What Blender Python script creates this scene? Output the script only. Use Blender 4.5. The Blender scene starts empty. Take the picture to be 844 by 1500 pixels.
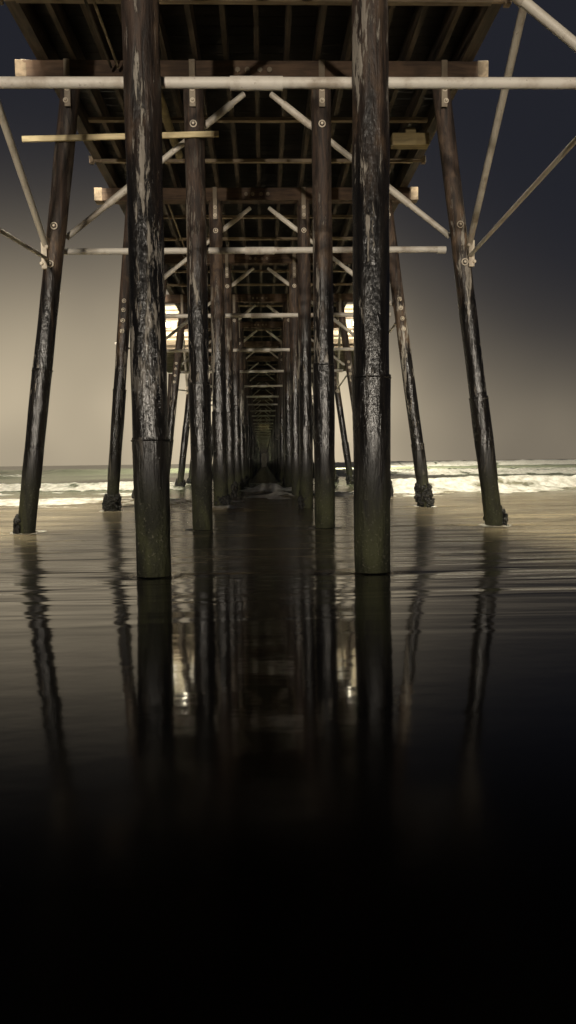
import bpy, math, random
import numpy as np
from mathutils import Vector, Matrix

R = math.radians
random.seed(7)
S = bpy.context.scene
COL = S.collection

# ------------------------------------------------------------------ camera
CAM_Z = 1.14
F = 1100.0 / 1500.0
cam_d = bpy.data.cameras.new('camera')
cam_d.sensor_fit = 'VERTICAL'
cam_d.sensor_height = 24.0
cam_d.lens = 24.0 * F
cam_d.clip_start = 0.05
cam_d.clip_end = 9000
cam = bpy.data.objects.new('camera', cam_d)
COL.objects.link(cam)
PITCH, YAW, ROLL = 3.77, 1.77, 0.75
cam.matrix_world = (Matrix.Translation((0, 0, CAM_Z)) @ Matrix.Rotation(R(-YAW), 4, 'Z')
                    @ Matrix.Rotation(R(90 - PITCH), 4, 'X') @ Matrix.Rotation(R(-ROLL), 4, 'Z'))
S.camera = cam

# ------------------------------------------------------------------ night sky, fog glow of the town and pier lamps
S.view_settings.view_transform = 'Standard'
S.view_settings.look = 'None'
S.view_settings.exposure = 0.0
S.view_settings.gamma = 1.0
w = bpy.data.worlds.new('World')
S.world = w
w.use_nodes = True
nt = w.node_tree
nt.nodes.clear()


def N(nt, typ, **kw):
    n = nt.nodes.new(typ)
    for k, v in kw.items():
        setattr(n, k, v)
    return n


def mth(nt, op, a, b=None, c=None, clamp=False):
    n = nt.nodes.new('ShaderNodeMath')
    n.operation = op
    n.use_clamp = clamp
    for i, v in enumerate((a, b, c)):
        if v is None:
            continue
        if isinstance(v, (int, float)):
            n.inputs[i].default_value = v
        else:
            nt.links.new(v, n.inputs[i])
    return n.outputs[0]


def mixc(nt, fac, a, b, blend='MIX'):
    n = nt.nodes.new('ShaderNodeMix')
    n.data_type = 'RGBA'
    n.blend_type = blend
    n.clamp_factor = True
    for i, v in ((0, fac), (6, a), (7, b)):
        if isinstance(v, (int, float)):
            n.inputs[i].default_value = v
        elif isinstance(v, (tuple, list)):
            n.inputs[i].default_value = tuple(v) + (1,) if len(v) == 3 else v
        else:
            nt.links.new(v, n.inputs[i])
    return n.outputs[2]


def ramp(nt, fac, stops):
    n = nt.nodes.new('ShaderNodeMapRange')
    n.interpolation_type = 'SMOOTHSTEP'
    nt.links.new(fac, n.inputs[0])
    n.inputs[1].default_value, n.inputs[2].default_value, n.inputs[3].default_value, n.inputs[4].default_value = stops
    return n.outputs[0]


SUN_EL, SUN_AZ = 0.8, 4.0        # the far street lights behind the camera: low, nearly level, behind the viewer
sky = N(nt, 'ShaderNodeTexSky', sky_type='NISHITA')
sky.sun_disc = False
sky.sun_elevation = R(-9)
sky.sun_rotation = R(180)
geo = N(nt, 'ShaderNodeTexCoord')
sep = N(nt, 'ShaderNodeSeparateXYZ')
nt.links.new(geo.outputs['Generated'], sep.inputs[0])
X, Y, Z = sep.outputs
az = mth(nt, 'ARCTAN2', X, Y)                       # 0 out to sea, + to the right
el = mth(nt, 'MAXIMUM', Z, 0.0)
# the bank of lit marine fog: highest to the left of the pier, lower to the right
hgt = ramp(nt, az, (0.0, 0.44, 0.225, 0.095))
pw = ramp(nt, az, (-0.10, 0.40, 2.7, 1.5))
e1 = mth(nt, 'DIVIDE', el, hgt)
g1 = mth(nt, 'EXPONENT', mth(nt, 'MULTIPLY', mth(nt, 'POWER', e1, pw), -1.0))
lat = mth(nt, 'EXPONENT', mth(nt, 'MULTIPLY', mth(nt, 'POWER', mth(nt, 'DIVIDE', mth(nt, 'ABSOLUTE', mth(nt, 'ADD', az, 0.12)), 0.56), 2.0), -1.0))
core = mth(nt, 'EXPONENT', mth(nt, 'MULTIPLY', mth(nt, 'POWER', mth(nt, 'DIVIDE', mth(nt, 'ABSOLUTE', az), 0.125), 2.0), -1.0))
nz = N(nt, 'ShaderNodeTexNoise')
nz.inputs['Scale'].default_value = 2.6
nz.inputs['Detail'].default_value = 3
nt.links.new(geo.outputs['Generated'], nz.inputs['Vector'])
wob = ramp(nt, nz.outputs[0], (0.28, 0.72, 0.74, 1.24))
amp = mth(nt, 'ADD', mth(nt, 'MULTIPLY', lat, 0.46), mth(nt, 'MULTIPLY', core, 0.50))
glow = mth(nt, 'MULTIPLY', mth(nt, 'MULTIPLY', mth(nt, 'MULTIPLY', g1, amp), wob), ramp(nt, el, (0.0, 0.08, 0.80, 1.0)))
gcol = N(nt, 'ShaderNodeVectorMath', operation='SCALE')
gcol.inputs[0].default_value = (1.09, 0.905, 0.61)
nt.links.new(glow, gcol.inputs['Scale'])
base = N(nt, 'ShaderNodeVectorMath', operation='ADD')
base.inputs[0].default_value = (0.0155, 0.0165, 0.0225)
nt.links.new(gcol.outputs[0], base.inputs[1])
skys = N(nt, 'ShaderNodeVectorMath', operation='SCALE')
nt.links.new(sky.outputs[0], skys.inputs[0])
skys.inputs['Scale'].default_value = 0.05
tot = N(nt, 'ShaderNodeVectorMath', operation='ADD')
nt.links.new(base.outputs[0], tot.inputs[0])
nt.links.new(skys.outputs[0], tot.inputs[1])
bg = N(nt, 'ShaderNodeBackground')
bg.inputs[1].default_value = 1.0
nt.links.new(tot.outputs[0], bg.inputs[0])
wo = N(nt, 'ShaderNodeOutputWorld')
nt.links.new(bg.outputs[0], wo.inputs[0])

sd = bpy.data.lights.new('shore_light', 'SUN')
sd.energy = 1.7
sd.angle = R(2.5)
sd.color = (1.0, 0.90, 0.76)
so = bpy.data.objects.new('shore_light', sd)
COL.objects.link(so)
so.rotation_euler = (R(90 - SUN_EL), 0, R(-SUN_AZ))

bd = bpy.data.lights.new('shore_fill_light', 'POINT')  # added fixtureless lamp, lights cap beams from below; stands in for shore lights
bd.energy = 44000
bd.color = (1.0, 0.88, 0.72)
bd.shadow_soft_size = 0.35
bo = bpy.data.objects.new('shore_fill_light', bd)
COL.objects.link(bo)
bo.location = (-6.0, -45.0, 2.6)

S.cycles.use_denoising = True
S.cycles.max_bounces = 6
S.cycles.sample_clamp_indirect = 4.0

# ------------------------------------------------------------------ helpers


class MB:
    def __init__(s):
        s.v, s.f = [], []

    def box(s, c, size, rz=0.0, jig=0.0):
        cx, cy, cz = c
        hx, hy, hz = [q / 2 for q in size]
        b = len(s.v)
        co, si = math.cos(rz), math.sin(rz)
        for dx, dy, dz in ((-1, -1, -1), (1, -1, -1), (1, 1, -1), (-1, 1, -1), (-1, -1, 1), (1, -1, 1), (1, 1, 1), (-1, 1, 1)):
            x, y = dx * hx, dy * hy
            s.v.append((cx + x * co - y * si + random.uniform(-jig, jig), cy + x * si + y * co + random.uniform(-jig, jig), cz + dz * hz + random.uniform(-jig, jig)))
        for q in ((0, 3, 2, 1), (4, 5, 6, 7), (0, 1, 5, 4), (1, 2, 6, 5), (2, 3, 7, 6), (3, 0, 4, 7)):
            s.f.append(tuple(b + i for i in q))
        return s

    def tube(s, p0, p1, r0, r1=None, seg=12, rings=1, rough=0.0, cap=True, rfun=None):
        r1 = r0 if r1 is None else r1
        p0, p1 = Vector(p0), Vector(p1)
        d = (p1 - p0)
        L = d.length
        d.normalize()
        a = Vector((0, 0, 1)) if abs(d.z) < 0.9 else Vector((1, 0, 0))
        u = d.cross(a).normalized()
        v = d.cross(u)
        b = len(s.v)
        for i in range(rings + 1):
            t = i / rings
            r = r0 + (r1 - r0) * t
            c = p0 + (p1 - p0) * t
            for k in range(seg):
                th = 2 * math.pi * k / seg
                rr = r * (rfun(th, t * L) if rfun else 1.0) + (random.uniform(-rough, rough) if rough else 0)
                s.v.append(tuple(c + u * math.cos(th) * rr + v * math.sin(th) * rr))
        for i in range(rings):
            for k in range(seg):
                k2 = (k + 1) % seg
                s.f.append((b + i * seg + k, b + i * seg + k2, b + (i + 1) * seg + k2, b + (i + 1) * seg + k))
        if cap:
            s.f.append(tuple(b + k for k in range(seg))[::-1])
            s.f.append(tuple(b + rings * seg + k for k in range(seg)))
        return s

    def ring(s, c, nrm, r, t, seg=14, ts=6):
        """a torus"""
        n = Vector(nrm).normalized()
        a = Vector((0, 0, 1)) if abs(n.z) < 0.9 else Vector((1, 0, 0))
        u = n.cross(a).normalized()
        v = n.cross(u)
        b = len(s.v)
        for i in range(seg):
            th = 2 * math.pi * i / seg
            dr = u * math.cos(th) + v * math.sin(th)
            for j in range(ts):
                ph = 2 * math.pi * j / ts
                s.v.append(tuple(Vector(c) + dr * (r + t * math.cos(ph)) + n * t * math.sin(ph)))
        for i in range(seg):
            for j in range(ts):
                i2, j2 = (i + 1) % seg, (j + 1) % ts
                s.f.append((b + i * ts + j, b + i * ts + j2, b + i2 * ts + j2, b + i2 * ts + j))
        return s

    def blob(s, c, rx, ry, rz, seg=8, rings=6, rough=0.12):
        b = len(s.v)
        for i in range(rings + 1):
            ph = math.pi * i / rings
            for k in range(seg):
                th = 2 * math.pi * k / seg
                q = 1 + random.uniform(-rough, rough)
                s.v.append((c[0] + rx * math.sin(ph) * math.cos(th) * q, c[1] + ry * math.sin(ph) * math.sin(th) * q, c[2] + rz * math.cos(ph) * q))
        for i in range(rings):
            for k in range(seg):
                k2 = (k + 1) % seg
                s.f.append((b + i * seg + k, b + (i + 1) * seg + k, b + (i + 1) * seg + k2, b + i * seg + k2))
        return s

    def build(s, name, mat, parent=None, smooth=True, bevel=0.0):
        me = bpy.data.meshes.new(name)
        me.from_pydata(s.v, [], s.f)
        me.validate()
        me.update()
        if smooth:
            me.polygons.foreach_set('use_smooth', [True] * len(me.polygons))
            try:
                me.set_sharp_from_angle(angle=R(40))
            except Exception:
                pass
        me.materials.append(mat)
        o = bpy.data.objects.new(name, me)
        COL.objects.link(o)
        o.parent = parent
        if bevel:
            m = o.modifiers.new('bevel', 'BEVEL')
            m.width = bevel
            m.segments = 2
        return o


def tag(o, label=None, cat=None, group=None, kind=None):
    for k, v in (('label', label), ('category', cat), ('group', group), ('kind', kind)):
        if v:
            o[k] = v
    return o


def empty(name, loc=(0, 0, 0), rz=0):
    o = bpy.data.objects.new(name, None)
    COL.objects.link(o)
    o.location = loc
    o.rotation_euler = (0, 0, rz)
    return o


# ------------------------------------------------------------------ materials
def newmat(name):
    m = bpy.data.materials.new(name)
    m.use_nodes = True
    t = m.node_tree
    t.nodes.clear()
    o = N(t, 'ShaderNodeOutputMaterial')
    p = N(t, 'ShaderNodeBsdfPrincipled')
    t.links.new(p.outputs[0], o.inputs[0])
    return m, t, p


def setin(t, p, k, v):
    if isinstance(v, (int, float)):
        p.inputs[k].default_value = v
    elif isinstance(v, tuple):
        p.inputs[k].default_value = v + (1,) if len(v) == 3 else v
    else:
        t.links.new(v, p.inputs[k])


def coords(t, scale=(1, 1, 1), rnd=True):
    tc = N(t, 'ShaderNodeNewGeometry')
    mp = N(t, 'ShaderNodeMapping')
    mp.inputs['Scale'].default_value = scale
    t.links.new(tc.outputs['Position'], mp.inputs[0])
    if rnd:
        oi = N(t, 'ShaderNodeObjectInfo')
        cx = N(t, 'ShaderNodeCombineXYZ')
        q = mth(t, 'MULTIPLY', oi.outputs['Random'], 37.0)
        t.links.new(q, cx.inputs[0])
        t.links.new(q, cx.inputs[2])
        t.links.new(cx.outputs[0], mp.inputs['Location'])
    return mp.outputs[0]


def noise(t, vec, scale=1.0, detail=4, rough=0.55, dist=0.0):
    n = N(t, 'ShaderNodeTexNoise')
    n.inputs['Scale'].default_value = scale
    n.inputs['Detail'].default_value = detail
    n.inputs['Roughness'].default_value = rough
    n.inputs['Distortion'].default_value = dist
    t.links.new(vec, n.inputs['Vector'])
    return n.outputs[0]


def bump(t, p, h, strength, dist):
    b = N(t, 'ShaderNodeBump')
    b.inputs['Strength'].default_value = strength
    b.inputs['Distance'].default_value = dist
    t.links.new(h, b.inputs['Height'])
    t.links.new(b.outputs[0], p.inputs['Normal'])
    return b


def zpos(t):
    g = N(t, 'ShaderNodeNewGeometry')
    s = N(t, 'ShaderNodeSeparateXYZ')
    t.links.new(g.outputs['Position'], s.inputs[0])
    return s.outputs[2]


def pile_mat(sleeve=False):
    m, t, p = newmat('tarred_sleeve' if sleeve else 'weathered_pile_timber')
    z = zpos(t)
    grain = noise(t, coords(t, (9, 9, 0.9)), 1.6, 6, 0.62, 0.6)
    blot = noise(t, coords(t, (2.2, 2.2, 0.8)), 1.3, 4, 0.6, 0.8)
    brown = mixc(t, ramp(t, grain, (0.34, 0.70, 0, 1)), (0.012, 0.0075, 0.0055), (0.062, 0.038, 0.026))
    brown = mixc(t, ramp(t, blot, (0.5, 0.72, 0, 0.8)), brown, (0.13, 0.085, 0.052))
    tar = mixc(t, ramp(t, grain, (0.35, 0.75, 0, 1)), (0.005, 0.0047, 0.0045), (0.020, 0.017, 0.014))
    zw = mth(t, 'ADD', z, mth(t, 'MULTIPLY', mth(t, 'SUBTRACT', blot, 0.5), 3.2))
    col = tar if sleeve else mixc(t, ramp(t, zw, (3.4, 5.6, 0, 1)), tar, brown)
    # peeled pale coating: long ragged flakes running with the grain
    fl = noise(t, coords(t, (13, 13, 1.9)), 1.0, 6, 0.70, 0.25)
    big = noise(t, coords(t, (3.0, 3.0, 0.5)), 1.0, 2, 0.5)
    fl2 = mth(t, 'ADD', fl, mth(t, 'MULTIPLY', mth(t, 'SUBTRACT', big, 0.5), 0.75))
    band = mth(t, 'MULTIPLY', ramp(t, z, (1.5, 2.6, 0.0, 1.0)), ramp(t, z, (4.9, 6.4, 1.0, 0.14)))
    fm = mth(t, 'MULTIPLY', ramp(t, fl2, (0.585, 0.635, 0, 1)), band, clamp=True)
    if sleeve:
        fm = mth(t, 'MULTIPLY', ramp(t, fl2, (0.63, 0.70, 0, 0.30)), 1.0)
    col = mixc(t, fm, col, (0.24, 0.215, 0.18))
    # algae and barnacles near the water
    sp = noise(t, coords(t, (1, 1, 1)), 34, 3, 0.6)
    alg = ramp(t, mth(t, 'ADD', z, mth(t, 'MULTIPLY', mth(t, 'SUBTRACT', blot, 0.5), 1.6)), (0.35, 1.15, 1, 0))
    ac = mixc(t, ramp(t, blot, (0.35, 0.65, 0, 1)), (0.012, 0.0125, 0.006), (0.044, 0.047, 0.017))
    ac = mixc(t, ramp(t, sp, (0.58, 0.70, 0, 0.6)), ac, (0.15, 0.14, 0.10))
    col = mixc(t, alg, col, ac)
    setin(t, p, 'Base Color', col)
    rg = ramp(t, z, (0.6, 1.6, 0.8, 0.24))
    rg2 = mth(t, 'ADD', mth(t, 'MAXIMUM', rg, ramp(t, z, (3.6, 6.0, 0.24, 0.72))), mth(t, 'MULTIPLY', mth(t, 'SUBTRACT', grain, 0.5), 0.22))
    setin(t, p, 'Roughness', rg2)
    h = mth(t, 'ADD', mth(t, 'MULTIPLY', grain, 1.0), mth(t, 'MULTIPLY', fm, 0.35))
    h = mth(t, 'ADD', h, mth(t, 'MULTIPLY', mth(t, 'MULTIPLY', sp, alg), 0.9))
    mot = noise(t, coords(t, (11, 11, 5)), 1.0, 3, 0.6)
    h = mth(t, 'ADD', h, mth(t, 'MULTIPLY', mot, 0.8))
    bump(t, p, h, 0.8, 0.025)
    return m


def wood_mat(name, c0, c1, scale=(1, 10, 10), rough=0.8):
    m, t, p = newmat(name)
    g = noise(t, coords(t, scale), 1.2, 5, 0.6, 0.5)
    b = noise(t, coords(t, (1, 1, 1)), 1.1, 4)
    c = mixc(t, ramp(t, g, (0.32, 0.7, 0, 1)), c0, c1)
    c = mixc(t, ramp(t, b, (0.5, 0.75, 0, 0.6)), c, tuple(q * 1.6 for q in c1))
    c = mixc(t, ramp(t, b, (0.48, 0.3, 0, 0.6)), c, tuple(q * 0.5 for q in c0))
    setin(t, p, 'Base Color', c)
    setin(t, p, 'Roughness', rough)
    bump(t, p, g, 0.5, 0.012)
    return m


def pipe_mat(name, c, stain=0.5):
    m, t, p = newmat(name)
    n1 = noise(t, coords(t, (2.0, 2.0, 2.0)), 1.2, 6, 0.6)
    n2 = noise(t, coords(t, (1, 1, 1)), 17, 4, 0.6)
    k = mixc(t, ramp(t, n1, (0.45, 0.72, 0, stain)), c, tuple(q * f for q, f in zip(c, (0.45, 0.38, 0.32))))
    k = mixc(t, ramp(t, n2, (0.62, 0.75, 0, 0.6)), k, (0.12, 0.07, 0.04))
    setin(t, p, 'Base Color', k)
    setin(t, p, 'Roughness', 0.55)
    bump(t, p, n2, 0.2, 0.004)
    return m


M = {}
M['pile'] = pile_mat()
M['sleeve'] = pile_mat(True)
M['cap'] = wood_mat('cap_timber', (0.045, 0.027, 0.017), (0.115, 0.072, 0.045))
M['capend'] = wood_mat('pale_end_grain', (0.09, 0.066, 0.042), (0.24, 0.18, 0.12), (6, 6, 6))
M['stringer'] = wood_mat('stringer_timber', (0.027, 0.020, 0.0145), (0.085, 0.063, 0.045), (10, 1, 10))
M['batten'] = wood_mat('batten_timber', (0.14, 0.105, 0.07), (0.26, 0.205, 0.14))
M['deck'] = wood_mat('deck_boards_timber', (0.010, 0.008, 0.006), (0.022, 0.017, 0.013))
M['newwood'] = wood_mat('fresh_plank_timber', (0.42, 0.34, 0.19), (0.62, 0.52, 0.31), (1.2, 14, 14))
M['ochre'] = wood_mat('ochre_timber', (0.13, 0.10, 0.045), (0.22, 0.17, 0.08))
M['pipe'] = pipe_mat('painted_steel_pipe', (0.62, 0.58, 0.51), 0.85)
M['brace'] = pipe_mat('brace_pipe_paint', (0.50, 0.46, 0.39), 0.8)
M['steel'] = pipe_mat('pale_bolt_steel', (0.55, 0.48, 0.38), 0.5)
M['strap'] = pipe_mat('strap_plate', (0.22, 0.18, 0.13), 0.6)

m, t, p = newmat('mussel_crust')
n1 = noise(t, coords(t), 22, 4, 0.6)
setin(t, p, 'Base Color', mixc(t, ramp(t, n1, (0.45, 0.75, 0, 1)), (0.008, 0.008, 0.008), (0.06, 0.055, 0.04)))
setin(t, p, 'Roughness', 0.55)
bump(t, p, n1, 1.0, 0.04)
M['mussel'] = m

m, t, p = newmat('kiosk_wall_paint')
n1 = noise(t, coords(t), 2.5, 4, 0.6)
setin(t, p, 'Base Color', mixc(t, ramp(t, n1, (0.4, 0.7, 0, 1)), (0.80, 0.73, 0.54), (0.66, 0.54, 0.34)))
setin(t, p, 'Roughness', 0.7)
M['kwall'] = m
m, t, p = newmat('kiosk_trim_paint')
setin(t, p, 'Base Color', (0.22, 0.17, 0.12))
setin(t, p, 'Roughness', 0.6)
M['ktrim'] = m


def emis(name, col, s):
    m, t, p = newmat(name)
    setin(t, p, 'Base Color', (0.8, 0.8, 0.8))
    setin(t, p, 'Emission Color', col)
    p.inputs['Emission Strength'].default_value = s
    return m


M['lit'] = emis('lit_lamp_glass', (1.0, 0.90, 0.66), 40.0)
M['litpane'] = emis('lit_window_glass', (1.0, 0.86, 0.58), 1.6)
m, t, p = newmat('lamp_post_paint')
setin(t, p, 'Base Color', (0.10, 0.11, 0.11))
setin(t, p, 'Roughness', 0.5)
M['post'] = m

# ------------------------------------------------------------------ numpy noise
rng = np.random.default_rng(11)
PERM = rng.random((256, 256))


def vnoise(x, y):
    xi, yi = np.floor(x).astype(int), np.floor(y).astype(int)
    fx, fy = x - xi, y - yi
    fx, fy = fx * fx * (3 - 2 * fx), fy * fy * (3 - 2 * fy)
    g = lambda a, b: PERM[a & 255, b & 255]
    return (g(xi, yi) * (1 - fx) + g(xi + 1, yi) * fx) * (1 - fy) + (g(xi, yi + 1) * (1 - fx) + g(xi + 1, yi + 1) * fx) * fy


def fbm(x, y, o=4):
    s = 0
    a = 0.5
    tt = 0
    for i in range(o):
        s = s + a * vnoise(x * 2 ** i + 17.3 * i, y * 2 ** i + 5.1 * i)
        tt += a
        a *= 0.55
    return s / tt


def sstep(a, b, x):
    q = np.clip((x - a) / (b - a), 0, 1)
    return q * q * (3 - 2 * q)


D0, DB = 7.75, 6.1                 # first row of piles, spacing of the rows
AX = -0.02                         # pier axis
N_B, N_ALL = 25, 48


def by(n):
    return D0 + DB * (n - 1)


WAT = -0.07
# ------------------------------------------------------------------ the sea, one sheet to the horizon
def axis_lines(segs):
    out = [segs[0][0]]
    for a, b, st0, st1 in segs:
        x = a
        while x < b - 1e-6:
            q = (x - a) / (b - a)
            x = min(b, x + st0 + (st1 - st0) * q)
            out.append(x)
    return np.array(out)


ys = axis_lines([(-8, 1, .5, .1), (1, 9, .07, .07), (9, 24, .08, .12), (24, 70, .13, .5), (70, 220, .6, 5), (220, 6000, 12, 600)])
xp = axis_lines([(0, 8, .08, .10), (8, 34, .12, .35), (34, 120, .5, 5), (120, 4000, 12, 500)])
xs = np.concatenate([-xp[::-1][:-1], xp])
GX, GY = np.meshgrid(xs, ys)
base_z = np.where(GY < D0, (D0 - GY) * 0.032 + 0.0, 0)
base_z = base_z + WAT * sstep(D0 - 1.0, by(2), GY)
far = sstep(9, 20, GY)
# small ripples of the backwash, crests across the view
rip = (fbm(GX * 0.40, GY * 1.5, 2) - 0.5) * 0.016 * sstep(5.0, 10, GY) * (1 - sstep(20, 30, GY))
rip += (fbm(GX * 0.22 + 9, GY * 0.7, 3) - 0.5) * 0.032 * sstep(8, 14, GY)
rip += (fbm(GX * 0.25 + 9, GY * 0.45, 2) - 0.5) * 0.010 * sstep(2.5, 5, GY) * (1 - sstep(6, 12, GY))
side = sstep(2.6, 6.0, np.abs(GX))
right = sstep(-3, 5, GX)
wx = (fbm(GX * 0.09 + 3, GY * 0.02 + 4, 3) - 0.5)
foam = np.zeros_like(GX)
zz = base_z + rip


def wave(yc, h, wf, wb, fw, fb, sgn, warp, inner, seed, fstr=1.0):
    """a breaking wave: crest at yc, front wf wide towards the shore, foam band from yc-fw to yc+fb"""
    global zz, foam
    w_ = yc + warp * (fbm(GX * 0.07 + seed, np.full_like(GX, seed * 3.3), 3) - 0.5) * 2
    d = GY - w_
    prof = np.where(d < 0, np.exp(-(d / wf) ** 2), np.exp(-(d / wb) ** 2))
    lump = 0.65 + 0.7 * fbm(GX * 0.5 + seed, GY * 0.35, 4)
    m_ = sgn * (inner + (1 - inner) * side)
    zz = zz + h * prof * lump * m_
    rag = (fbm(GX * 0.45 + seed * 2, GY * 0.5, 4) - 0.5)
    fm = sstep(-fw - 0.8 + rag * 5, -fw + 0.8 + rag * 5, d) * (1 - sstep(fb - 1.5 + rag * 6, fb + 1.5 + rag * 6, d))
    tex = 0.30 + 1.9 * (fbm(GX * 0.8 + seed, GY * 0.9, 5) - 0.28)
    foam = np.maximum(foam, np.clip(fm * tex * fstr, 0, 1) * m_)
    zz = zz + 0.22 * fm * m_ * (fbm(GX * 2.2, GY * 2.0 + seed, 3) - 0.5) * min(1, h * 4)


left = 1 - right
wave(31.5, 0.46, 1.4, 6.0, 3.0, 3.5, right, 2.5, 0.10, 1.7, 1.2)
wave(24.5, 0.10, 1.0, 3.0, 1.5, 3.0, left, 1.5, 0.12, 4.1, 1.0)
wave(38.0, 0.26, 1.5, 5.0, 3.5, 6.5, left, 2.5, 0.10, 6.6, 1.2)
wave(69.0, 0.42, 3.5, 9.0, 6.0, 9.0, right, 3, 0.1, 8.2, 1.15)
wave(70.0, 0.40, 3.0, 10.0, 1.0, 7.0, left * sstep(-19, -26, GX) * sstep(-60, -40, GX), 4, 0.1, 3.2, 1.1)
wave(180.0, 1.03, 9.0, 30.0, 18.0, 30.0, right, 6, 0.1, 5.2, 1.15)
wave(105.0, 0.60, 7.0, 25.0, 0.0, 0.5, left, 8, 0.1, 2.2, 0.35)
# swash foam under and beside the pier
sw = sstep(0.60, 0.72, fbm(GX * 0.55 + 31, GY * 0.5 + 3, 4)) * sstep(19, 25, GY) * (1 - sstep(42, 60, GY))
foam = np.maximum(foam, sw * 0.8)
for fx, fy, rx, ry, a_ in ((0.3, 31.0, 1.3, 1.4, 1.3), (0.5, 26.6, .8, .9, .8), (-3.2, 22.5, 1.0, 1.8, .9), (2.6, 26.5, 1.1, 2.2, .95), (-1.0, 19.3, .7, .35, .8),
                            (-1.6, 34, 1.2, 1.6, .6), (0.2, 40, 1.8, 3.0, .5)):
    q = ((GX - fx) / rx) ** 2 + ((GY - fy) / ry) ** 2
    pf = np.exp(-q) * a_ * (0.4 + 1.1 * fbm(GX * 1.4, GY * 1.2 + 8, 4))
    foam = np.maximum(foam, pf)
    zz = zz + pf * 0.34 * fbm(GX * 2.4, GY * 2.6, 3)
# rim of froth and a small hollow round each pile near the camera
PX_IN, PX_OUT_BASE, PX_OUT_TOP = 1.135, 4.32, 3.28
for n in range(1, 5):
    for px in (-4.03 if n == 3 else -PX_OUT_BASE, -PX_IN, PX_IN, PX_OUT_BASE):
        dx, dy = GX - (px + AX), GY - by(n)
        rr = np.sqrt(dx * dx + (dy) ** 2)
        ff = np.exp(-((rr - 0.25) / 0.09) ** 2) * (0.75 if n > 1 else 0.40)
        foam = np.maximum(foam, ff * (0.4 + 0.9 * fbm(GX * 3, GY * 3, 2)))
        # the curved wake ridge the backwash draws beside the pile
        wk = np.exp(-((dy + 0.25 - 0.10 * np.abs(dx)) / 0.13) ** 2) * np.exp(-(dx / 0.9) ** 2)
        zz = zz - 0.022 * wk
foam = np.clip(foam, 0, 1)
ny, nx = GX.shape
me = bpy.data.meshes.new('sea_water')
verts = np.stack([GX, GY, zz], -1).reshape(-1, 3)
idx = np.arange(ny * nx).reshape(ny, nx)
faces = np.stack([idx[:-1, :-1], idx[:-1, 1:], idx[1:, 1:], idx[1:, :-1]], -1).reshape(-1, 4)
me.vertices.add(len(verts))
me.vertices.foreach_set('co', verts.astype(np.float32).ravel())
me.loops.add(faces.size)
me.loops.foreach_set('vertex_index', faces.astype(np.int32).ravel())
me.polygons.add(len(faces))
me.polygons.foreach_set('loop_start', np.arange(0, faces.size, 4, dtype=np.int32))
me.polygons.foreach_set('loop_total', np.full(len(faces), 4, dtype=np.int32))
me.update(calc_edges=True)
me.polygons.foreach_set('use_smooth', [True] * len(me.polygons))
at = me.attributes.new('foam', 'FLOAT', 'POINT')
at.data.foreach_set('value', foam.astype(np.float32).ravel())
sea = bpy.data.objects.new('sea_water', me)
COL.objects.link(sea)
tag(sea, kind='structure')

m, t, p = newmat('shallow_sea')
g = N(t, 'ShaderNodeNewGeometry')
s_ = N(t, 'ShaderNodeSeparateXYZ')
t.links.new(g.outputs['Position'], s_.inputs[0])
yy = s_.outputs[1]
at = N(t, 'ShaderNodeAttribute', attribute_name='foam')
fo = at.outputs['Fac']
pn = noise(t, coords(t, (1, 0.6, 1), False), 3.5, 6, 0.65)
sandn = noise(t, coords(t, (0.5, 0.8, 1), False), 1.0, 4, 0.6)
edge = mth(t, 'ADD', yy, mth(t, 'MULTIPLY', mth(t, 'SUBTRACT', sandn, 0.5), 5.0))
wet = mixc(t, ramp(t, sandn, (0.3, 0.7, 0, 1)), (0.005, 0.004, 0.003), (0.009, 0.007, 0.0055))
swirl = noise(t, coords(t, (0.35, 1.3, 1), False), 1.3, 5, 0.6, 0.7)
turbid_sheen = mixc(t, ramp(t, swirl, (0.36, 0.66, 0, 1)), (0.12, 0.098, 0.062), (0.36, 0.30, 0.195))
c = mixc(t, ramp(t, edge, (4.2, 10.0, 0, 1)), wet, turbid_sheen)  # silty water tone, reaching nearer to stand in for pale sky reflection
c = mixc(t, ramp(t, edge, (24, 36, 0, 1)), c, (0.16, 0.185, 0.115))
fmask = ramp(t, mth(t, 'ADD', fo, mth(t, 'MULTIPLY', mth(t, 'SUBTRACT', pn, 0.5), 0.55)), (0.26, 0.72, 0, 1))
fmask = mth(t, 'MULTIPLY', fmask, ramp(t, fo, (0.02, 0.12, 0, 1)))
c = mixc(t, fmask, c, mixc(t, ramp(t, pn, (0.3, 0.65, 0, 1)), (0.42, 0.40, 0.33), (0.82, 0.80, 0.74)))
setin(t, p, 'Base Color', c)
p.inputs['IOR'].default_value = 1.5
setin(t, p, 'Specular IOR Level', ramp(t, yy, (1.5, 3.7, 0.02, 0.5)))
rgh = mth(t, 'MAXIMUM', mth(t, 'MAXIMUM', ramp(t, yy, (3.2, 11.0, 0.062, 0.20)), ramp(t, yy, (1.0, 3.2, 0.20, 0.06))), mth(t, 'MULTIPLY', fmask, 0.85))
setin(t, p, 'Roughness', rgh)
b1 = noise(t, coords(t, (0.42, 3.2, 1), False), 1.0, 3, 0.5)
b2 = noise(t, coords(t, (0.25, 1.5, 1), False), 1.3, 2, 0.5, 0.4)
b3 = noise(t, coords(t, (4, 7, 1), False), 1.0, 2, 0.5)
h = mth(t, 'ADD', mth(t, 'MULTIPLY', b1, ramp(t, yy, (3.0, 10, 0.0, 0.9))), mth(t, 'MULTIPLY', b2, ramp(t, yy, (3.5, 8.5, 0.2, 4.2))))
h = mth(t, 'ADD', h, mth(t, 'MULTIPLY', b3, 0.07))
h = mth(t, 'ADD', h, mth(t, 'MULTIPLY', mth(t, 'MULTIPLY', pn, fmask), 6.0))
bump(t, p, h, 0.40, 0.026)
me.materials.append(m)

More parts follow.
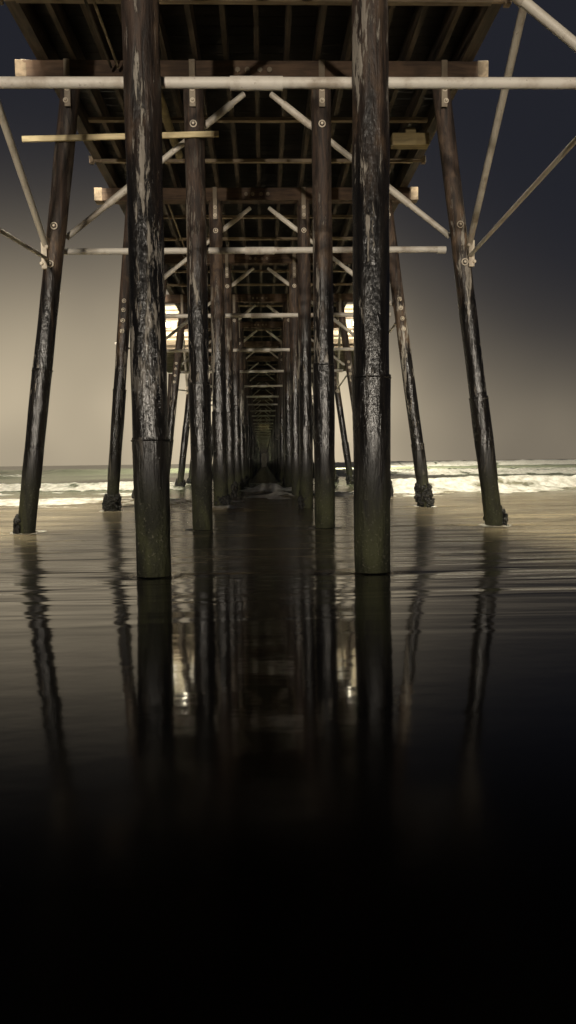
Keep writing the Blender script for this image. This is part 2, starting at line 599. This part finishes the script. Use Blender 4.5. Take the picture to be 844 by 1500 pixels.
# the seabed / beach sheet under the water
ground = MB()
ground.v = [(-4000, -300, 6.0), (4000, -300, 6.0), (4000, -8, 0.40), (-4000, -8, 0.40), (4000, 12, -0.55), (-4000, 12, -0.55), (4000, 6000, -6), (-4000, 6000, -6)]
ground.f = [(0, 1, 2, 3), (3, 2, 4, 5), (5, 4, 6, 7)]
sandm = wood_mat('wet_sand', (0.05, 0.04, 0.03), (0.09, 0.07, 0.05), (1, 1, 1))
tag(ground.build('beach_sand', sandm, smooth=False), kind='structure')

# ------------------------------------------------------------------ the pier
pier = empty('pier', (AX, D0, 0))
tag(pier, 'long timber pier on rows of tarred piles with pale steel pipe bracing', 'pier')
OFF = Vector((AX, D0, 0))


def bld(mb, name, mat, parent=None, **kw):
    """vertices are in pier coordinates (x from the axis, y along the pier from the camera); make them local to the pier's base"""
    if parent is None:
        parent = pier
    mb.v = [(a, b - D0, c) for a, b, c in mb.v]
    return mb.build(name, mat, parent, **kw)


CAP_B, CAP_T = 7.88, 8.20
PR = 0.172


def pile_x(kind, z):
    s, io = kind[:2]
    if io == 'in':
        return s * PX_IN
    b_ = kind[2] if len(kind) > 2 else PX_OUT_BASE
    return s * (b_ + (PX_OUT_TOP - b_) * (z + 0.1) / (CAP_B + 0.1))


def mk_rfun(seed, amp=0.03, knobs=0.0):
    r_ = random.Random(seed)
    ph = [r_.uniform(0, 6.28) for _ in range(8)]

    def fn(th, L):
        v = 1 + amp * math.sin(th * 2 + ph[0] + L * 0.4) * 0.6 + amp * 0.7 * math.sin(th * 3 + ph[1] - L * 0.9) + amp * 0.6 * math.sin(L * 1.7 + ph[2])
        v += amp * 0.5 * math.sin(th * 7 + ph[3] + math.sin(L * 2.2 + ph[4])) + amp * 0.4 * math.sin(L * 5.3 + ph[5] + th * 2)
        return v
    return fn


def pile_tube(mb, kind, y, z0, z1, r0, r1, seg, rings, seed, rag=0.0, cap=True):
    mb.tube((pile_x(kind, z0), y, z0), (pile_x(kind, z1), y, z1), r0, r1, seg, rings, rag, cap, mk_rfun(seed))


SLEEVE = {(1, -1, 'in'): 1.41, (1, 1, 'in'): 2.02, (2, -1, 'out'): 2.88, (2, -1, 'in'): 2.61, (2, 1, 'in'): 2.93, (2, 1, 'out'): 2.3,
          (3, -1, 'out'): 3.11, (3, -1, 'in'): 2.5, (3, 1, 'in'): 2.1, (3, 1, 'out'): 1.6, (4, -1, 'in'): 2.9, (4, 1, 'in'): 2.2}
MUSSEL = {(3, 1, 'out'): .58, (3, -1, 'out'): .42, (2, -1, 'out'): .30, (2, 1, 'out'): .34, (3, 1, 'in'): .30, (3, -1, 'in'): .34, (2, 1, 'in'): 0, (2, -1, 'in'): 0,
          (1, -1, 'in'): 0, (1, 1, 'in'): 0, (1, -1, 'out'): .3, (1, 1, 'out'): .3}


def washers(parent, kind, y, zs, r=0.036):
    for z in zs:
        q = MB()
        x = pile_x(kind, z)
        yf = y - PR - 0.012
        q.ring((x, yf, z), (0, 1, 0), r, 0.011)
        q.tube((x, yf + 0.02, z), (x, yf - 0.03, z), r * 0.45, None, 6)
        bld(q, 'washer', M['steel'], parent)


ALLK = ((-1, 'out'), (-1, 'in'), (1, 'in'), (1, 'out'))
for n in range(1, N_B + 1):
    y = by(n)
    near = n <= 6
    seg = 28 if n <= 3 else (18 if near else 12)
    for s, io in ALLK:
        seed = n * 10 + s * 2 + (5 if io == 'in' else 0)
        rs = random.Random(seed)
        k = (s, io, {(3, -1): 4.03, (2, -1): 4.36, (2, 1): 4.30, (3, 1): 4.33}.get((n, s), PX_OUT_BASE + rs.uniform(-0.22, 0.12)))
        ra = PR * (1.0 if io == 'in' else 0.93) * rs.uniform(0.96, 1.05)
        jx = 0 if n <= 3 else rs.uniform(-0.05, 0.05)
        mb = MB()
        pile_tube(mb, k, y, -0.7, CAP_B, ra * 1.03, ra * 1.0, seg, 60 if n <= 3 else (30 if near else 10), seed, 0.0015)
        mb.v = [(a + jx, b, c) for a, b, c in mb.v]
        po = bld(mb, 'pile', M['pile'])
        if (n, s, io) == (1, -1, 'in'):
            tag(po, 'nearest left inner pile with pale peeled strip down its side')
        if (n, s, io) == (1, 1, 'in'):
            tag(po, 'nearest right inner pile with long dark sleeve')
        zt = SLEEVE.get((n, s, io), rs.uniform(1.8, 3.1))
        mb = MB()
        pile_tube(mb, k, y, 0.75, zt, ra * 1.03 + 0.004, ra + 0.018, seg, 24 if near else 6, seed, 0.0012)
        mb.v = [(a + jx, b, c) for a, b, c in mb.v]
        if near:       # seam lip of the wrap
            x = pile_x(k, zt - 0.03) + jx
            mb.ring((x, y, zt - 0.03), (0, 0, 1), ra + 0.018, 0.009, 24, 6)
            th = rs.uniform(3.6, 5.6)
            for q in (0.9, 1.2, 1.5, 1.8, 2.1, 2.4):
                if q < zt - 0.1:
                    xx = pile_x(k, q) + jx
                    mb.blob((xx + math.cos(th) * (ra + 0.02), y + math.sin(th) * (ra + 0.02), q), .014, .014, .014, 6, 4, 0)
        bld(mb, 'sleeve', M['sleeve'], po)
        mh = MUSSEL.get((n, s, io), rs.uniform(0.25, 0.6))
        if mh > 0 and (n <= 16):
            mb = MB()
            cnt = int((260 if n <= 3 else 60) * (0.45 + mh))
            cc = [rs.uniform(0, 2 * math.pi) for _ in range(3)]
            if mh <= 0.4:
                mb.blob((pile_x(k, WAT) + jx + math.cos(cc[0]) * ra * 0.75, y + math.sin(cc[0]) * ra * 0.75, WAT + mh * 0.3), .11, .11, mh * 0.75, 10, 7, 0.08)
            for i in range(cnt):
                th = rs.uniform(0, 2 * math.pi) if mh > 0.4 else cc[0] + rs.gauss(0, 0.5)
                zz_ = WAT - 0.05 + mh * (rs.random() ** 0.85) * 1.12
                rr = ra + 0.008 + (0.02 + 0.035 * (math.sin(th * 2 + seed) > 0.1)) * math.sin(min(1, (zz_ - WAT) / mh) * 2.5 + 0.5) * rs.uniform(0.4, 1.5)
                b = rs.uniform(0.022, 0.045) * (1 if n <= 3 else 1.9)
                mb.blob((pile_x(k, zz_) + jx + math.cos(th) * rr, y + math.sin(th) * rr, zz_), b, b, b * rs.uniform(0.9, 1.5), 7, 5, 0.22)
            if mh < 0.2:
                mb.v = [(a, b, c) for a, b, c in mb.v]
            bld(mb, 'mussel_cluster', M['mussel'], po)
        if n >= 2 and n <= 9:      # strap plate bolting the pile to the cap
            mb = MB()
            xt = pile_x(k, 7.7)
            mb.box((xt, y - PR - 0.052, 7.78), (0.105, 0.02, 0.80))
            st = bld(mb, 'strap', M['strap'], po, bevel=0.004)
            if n <= 4:
                washers(po, k, y - 0.055, (7.48, 7.68))
        if n <= 7 and io == 'in':
            washers(po, k, y, (7.11,), 0.055)
        if n <= 6 and io == 'out':
            if n % 2 == 1:
                washers(po, k, y, (5.35, 5.12, 4.85, 4.58), 0.046)
            else:
                washers(po, k, y, (5.36, 4.70), 0.055)
    # cap beam across the pile heads
    mb = MB()
    mb.box((-0.05, y, (CAP_B + CAP_T) / 2), (8.30, 0.31, CAP_T - CAP_B), jig=0.006)
    cb = bld(mb, 'cap_beam', M['cap'], bevel=0.012)
    if n <= 6:
        for s in (-1, 1):
            mb = MB()
            mb.box((-0.05 + s * 4.06, y, (CAP_B + CAP_T) / 2), (0.20, 0.318, CAP_T - CAP_B + 0.008), jig=0.004)
            bld(mb, 'end_grain', M['capend'], cb, bevel=0.01)
        for bx_ in (-0.34, -0.17, 0.05, 0.22):
            mb = MB()
            mb.tube((bx_, y - 0.150, 8.03), (bx_, y - 0.185, 8.03), 0.045, None, 12)
            bld(mb, 'bolt_head', M['strap'], cb)
    # horizontal pipe on the seaward face of the piles
    zp = 5.03
    mb = MB()
    yp = y + PR + 0.07
    xl, xr = (-3.60, 3.42) if n > 1 else (-3.75, 3.75)
    mb.tube((xl, yp, zp), (xr, yp, zp + 0.01), 0.056, None, 14 if near else 8, 6 if near else 1)
    hp = bld(mb, 'horizontal_pipe', M['pipe'])
    if n <= 9:
        mb = MB()
        mb.tube((-0.27, yp, zp), (0.27, yp, zp), 0.068, None, 16)
        bld(mb, 'coupling', M['pipe'], hp)
        if n >= 2:
            mb = MB()
            mb.tube((3.28, yp, zp), (3.44, yp, zp), 0.064, None, 14)
            bld(mb, 'coupling', M['pipe'], hp)
    # chevron braces from the cap's centre down to the outer piles
    for s in (-1, 1):
        mb = MB()
        p0 = Vector((s * 0.24, yp, 7.815))
        p1 = Vector((s * 3.52, yp, 5.27))
        mb.tube(p0, p1, 0.052, None, 12 if near else 6)
        br = bld(mb, 'diagonal_brace', M['brace'])
        if n <= 6:
            for q in (0.07, 0.62):
                mb = MB()
                mb.tube(p0.lerp(p1, q), p0.lerp(p1, q + 0.15), 0.064, None, 12)
                bld(mb, 'coupling', M['brace'], br)
    # braces along the pier in every other bay
    if n % 2 == 1 and n <= 15:
        for s in (-1, 1):
            xo2 = s * 3.78
            za, xa = (7.75, 3.50) if s < 0 else (7.95, 3.22)
            zb, xb = (4.30, 3.90) if s < 0 else (4.97, 3.80)
            if n > 1:
                xa, xb = 3.38, pile_x((s, 'out'), zb) * s + 0.05
            mb = MB()
            mb.tube((s * xa, y, za), (xo2, y + DB - 0.05, 4.95), 0.056, None, 12)
            bld(mb, 'diagonal_brace', M['brace'])
            mb = MB()
            mb.tube((s * xb, y, zb), (s * 3.77, y + DB - 0.10, 4.80), 0.034, None, 10)
            bld(mb, 'longitudinal_rod', M['pipe'])
            # clamp where they meet
            mb = MB()
            mb.box((s * 3.80, y + DB - PR - 0.03, 4.84), (0.10, 0.05, 0.46))
            mb.tube((s * 3.74, y + DB - PR - 0.10, 4.98), (s * 3.74, y + DB - PR + 0.02, 4.98), 0.03, None, 8)
            mb.tube((s * 3.84, y + DB - PR - 0.10, 4.69), (s * 3.84, y + DB - PR + 0.02, 4.69), 0.03, None, 8)
            bld(mb, 'clamp', M['steel'], bevel=0.004)

# the rest of the rows, far down the pier
fp, fc, fh = MB(), MB(), MB()
for n in range(N_B + 1, N_ALL + 1):
    y = by(n)
    for k in ALLK:
        pile_tube(fp, k, y, -0.7, CAP_B, PR * 1.04, PR, 8, 4, n)
    fc.box((-0.05, y, 8.04), (8.3, 0.31, 0.32))
    fh.tube((-3.55, y + 0.23, 5.03), (3.5, y + 0.23, 5.03), 0.056, None, 6)
tag(bld(fp, 'pile', M['pile']), kind='stuff')
tag(bld(fc, 'cap_beam', M['cap'], smooth=False), kind='stuff')
tag(bld(fh, 'horizontal_pipe', M['pipe']), kind='stuff')

mb = MB()
for i in range(30):
    mb.box((-4.35 + i * 0.3, by(N_ALL) + 0.6, 3.9), (0.29, 0.12, 8.6))
bld(mb, 'end_sky_blocker', M['deck'], smooth=False)  # added board wall, keeps the sky glow out of the far opening

# stringers, battens, boards
Y_END = by(N_ALL) + 1
Y_BEG = -2.0
xsn = [-3.72 + i * 0.5315 for i in range(15)]
for i, x in enumerate(xsn):
    edge_ = i in (0, 14)
    mb = MB()
    y = Y_BEG
    while y < Y_END:
        y2 = min(Y_END, y + 12.2)
        mb.box((x + (0 if edge_ else random.uniform(-.015, .015)), (y + y2) / 2, 8.20 + 0.19 + 0.001 * (i % 2)), (0.20 if edge_ else 0.085, y2 - y - 0.01, 0.38 if not edge_ else 0.40))
        y = y2
    bld(mb, 'stringer', M['stringer'], smooth=False)
for n in range(0, 22):
    for j, off in enumerate((2.06, 4.16)):
        y = by(n) + off
        if y < 2:
            continue
        mb = MB()
        a, b = (-3.45, 3.50) if j == 0 else (-3.62, 3.62)
        mb.box(((a + b) / 2, y, 8.16), (b - a, 0.10, 0.072), jig=0.006)
        bt = bld(mb, 'batten', M['batten'], bevel=0.004)
        if j == 1 and n < 8:
            for s in (-1, 1):
                mb = MB()
                mb.box((s * 3.86, y, 8.18), (0.10, 0.12, 0.16))
                mb.box((s * 3.72, y, 8.17), (0.20, 0.06, 0.06))
                bld(mb, 'bracket_end', M['capend'], bt, bevel=0.004)
mb = MB()
y = Y_BEG
while y < Y_END:
    wv = 0.285 if y < 60 else 3.0
    mb.box((0, y + wv / 2, 8.65), (7.9, wv - 0.012, 0.09))
    y += wv
bld(mb, 'deck_boards', M['deck'], smooth=False)
for s in (-1, 1):
    mb = MB()
    mb.box((s * 3.88, (Y_BEG + Y_END) / 2, 8.79), (0.14, Y_END - Y_BEG, 0.18))
    bld(mb, 'kerb_rail', M['deck'], smooth=False)

# loose pale plank nailed across the second row
mb = MB()
mb.box((0, 0, 0), (3.42, 0.045, 0.095))
ang = R(1.5)
mb.v = [(a * math.cos(ang) - c * math.sin(ang) - 2.40, b + by(2) - PR - 0.05, a * math.sin(ang) + c * math.cos(ang) + 6.868) for a, b, c in mb.v]
tag(bld(mb, 'plank', M['newwood'], bevel=0.003), 'pale new plank nailed across two piles')
# ochre packing timbers under the right edge of the deck
mb = MB()
mb.box((3.2, by(2) + 2.40, 7.88), (0.78, 0.24, 0.25))
mb.box((3.2, by(2) + 2.35, 8.06), (0.22, 0.10, 0.12))
bld(mb, 'packing_block', M['ochre'], bevel=0.01)
# conduits and a drain pipe slung under the deck on the left
for x, c_ in ((-2.40, 'batten'), (-2.52, 'stringer')):
    mb = MB()
    mb.tube((x, 9.5, 8.0), (x, by(2) - 0.3, 8.0), 0.024, None, 8)
    bld(mb, 'conduit', M[c_])
    mb = MB()
    mb.tube((x, by(3) + 0.3, 7.98), (x, by(6), 7.99), 0.026, None, 8)
    bld(mb, 'conduit', M[c_])
mb = MB()
mb.tube((-1.84, by(2) + 0.2, 7.98), (-1.80, by(2) + 2.0, 7.96), 0.085, None, 14)
mb.tube((-1.80, by(2) + 2.0, 7.96), (-1.72, by(2) + 3.0, 7.82), 0.085, None, 14)
bld(mb, 'drain_pipe', M['ochre'])

# widened platform far down the pier that carries the two lit kiosks
YK = 45.0
for s in (-1, 1):
    mb = MB()
    mb.box((s * 5.55, YK + 6.2, 8.20), (3.2, 13.4, 0.30))
    mb.box((s * 5.55, YK - 0.2, 7.86), (3.3, 0.3, 0.34))
    bld(mb, 'side_platform', M['batten'], smooth=False)
    for yy_ in (YK, YK + DB, YK + 2 * DB):
        mb = MB()
        mb.tube((s * 7.45, yy_, -0.7), (s * 6.9, yy_, 7.9), 0.17, 0.16, 12, 6)
        po = bld(mb, 'pile', M['pile'])

# ------------------------------------------------------------------ kiosks
def lamp(name, loc, energy, col=(1.0, 0.92, 0.73), rad=0.12, spot=None, aim=None, parent=None):
    ld = bpy.data.lights.new(name, 'SPOT' if spot else 'POINT')
    ld.energy = energy
    ld.color = col
    ld.shadow_soft_size = rad
    if spot:
        ld.spot_size = R(spot)
        ld.spot_blend = 0.6
    lo = bpy.data.objects.new(name, ld)
    COL.objects.link(lo)
    lo.location = loc
    if aim is not None:
        d = Vector(aim) - Vector(loc)
        lo.rotation_euler = d.to_track_quat('-Z', 'Y').to_euler()
    lo.parent = parent
    return lo


def kiosk(s, label):
    k = empty('kiosk', (AX + s * 5.6, YK - 0.3, 8.35))
    tag(k, label, 'kiosk', 'lit kiosks on the pier')
    mb = MB()
    mb.box((0, 1.6, 0.88), (3.1, 3.0, 1.76))
    mb.build('wall', M['kwall'], k, smooth=False)
    mb = MB()
    mb.box((0, 1.6, 1.85), (3.3, 3.3, 0.18))
    mb.box((0, 1.6, 1.98), (3.1, 3.1, 0.08))
    mb.build('roof', M['kwall'], k, smooth=False, bevel=0.03)
    for z in (0.22, 0.60, 1.25, 1.50):
        mb = MB()
        mb.box((0, 0.07, z), (3.14, 0.05, 0.11))
        mb.build('ledge', M['ktrim'], k, smooth=False)
    for x in (-1.0, 0.0, 1.0):
        mb = MB()
        mb.box((x, 0.075, 0.92), (0.62, 0.05, 0.40))
        f_ = mb.build('window', M['ktrim'], k, smooth=False)
        mb = MB()
        mb.box((x, 0.042, 0.92), (0.52, 0.02, 0.30))
        mb.build('pane', M['litpane'], f_, smooth=False)
    mb = MB()
    mb.tube((-s * 0.85, 0.3, 2.03), (-s * 0.85, 0.3, 2.30), 0.28, 0.22, 16)
    ln = mb.build('lantern', M['lit'], k)
    mb = MB()
    mb.tube((-s * 0.85, 0.3, 2.30), (-s * 0.85, 0.3, 2.42), 0.25, 0.06, 16)
    mb.build('lantern_cap', M['ktrim'], ln)
    for x in (-1.0, 1.0):
        mb = MB()
        mb.tube((x, 0.1, 1.66), (x, -0.55, 1.72), 0.025, None, 8)
        mb.tube((x, -0.48, 1.74), (x, -0.62, 1.60), 0.05, 0.14, 12)
        arm = mb.build('wall_lamp', M['post'], k)
        lamp('wall_lamp_light', (x, -0.62, 1.52), 22, parent=k, rad=0.08)
    return k


kiosk(-1, 'yellow lit kiosk on the left side of the pier deck, behind the left piles')
kiosk(1, 'yellow lit kiosk on the right side of the pier deck, behind the right piles')

# ------------------------------------------------------------------ lamp posts on the deck, whose light falls on the surf beside the pier
LP = [(s, d) for d in (9.5, 15.5, 27.0, 39.0, 52.0) for s in (-1, 1)] + [(s, d) for d in (72.0, 100.0, 135.0) for s in (-1, 1)]
for s, d in LP:
    q = empty('lamp_post', (AX + s * 3.70, d, 8.70))
    tag(q, 'tall lamp post standing on the edge of the pier deck', 'lamp post', 'lamp posts along the pier')
    mb = MB()
    mb.tube((0, 0, 0), (0, 0, 3.3), 0.055, 0.04, 12)
    mb.tube((0, 0, 0), (0, 0, 0.14), 0.11, 0.10, 12)
    mb.build('pole', M['post'], q)
    mb = MB()
    mb.tube((0, 0, 3.28), (s * 0.22, 0, 3.42), 0.03, None, 8)
    mb.box((s * 0.32, 0, 3.44), (0.34, 0.26, 0.10))
    hd = mb.build('lamp_head', M['post'], q, bevel=0.01)
    mb = MB()
    mb.box((s * 0.32, 0, 3.382), (0.28, 0.20, 0.012))
    mb.build('lens', M['lit'], hd, smooth=False)
    lamp('lamp_light', (s * 0.34, 0, 3.33), {9.5: 3500, 15.5: 8000, 27.0: 6500, 39.0: 7000, 52.0: 13000, 72.0: 26000, 100.0: 60000, 135.0: 700000}[d], spot=150 if d < 60 else 105, aim=(s * (11 if d < 50 else 28), 2.0, -9), rad=0.5, parent=q)
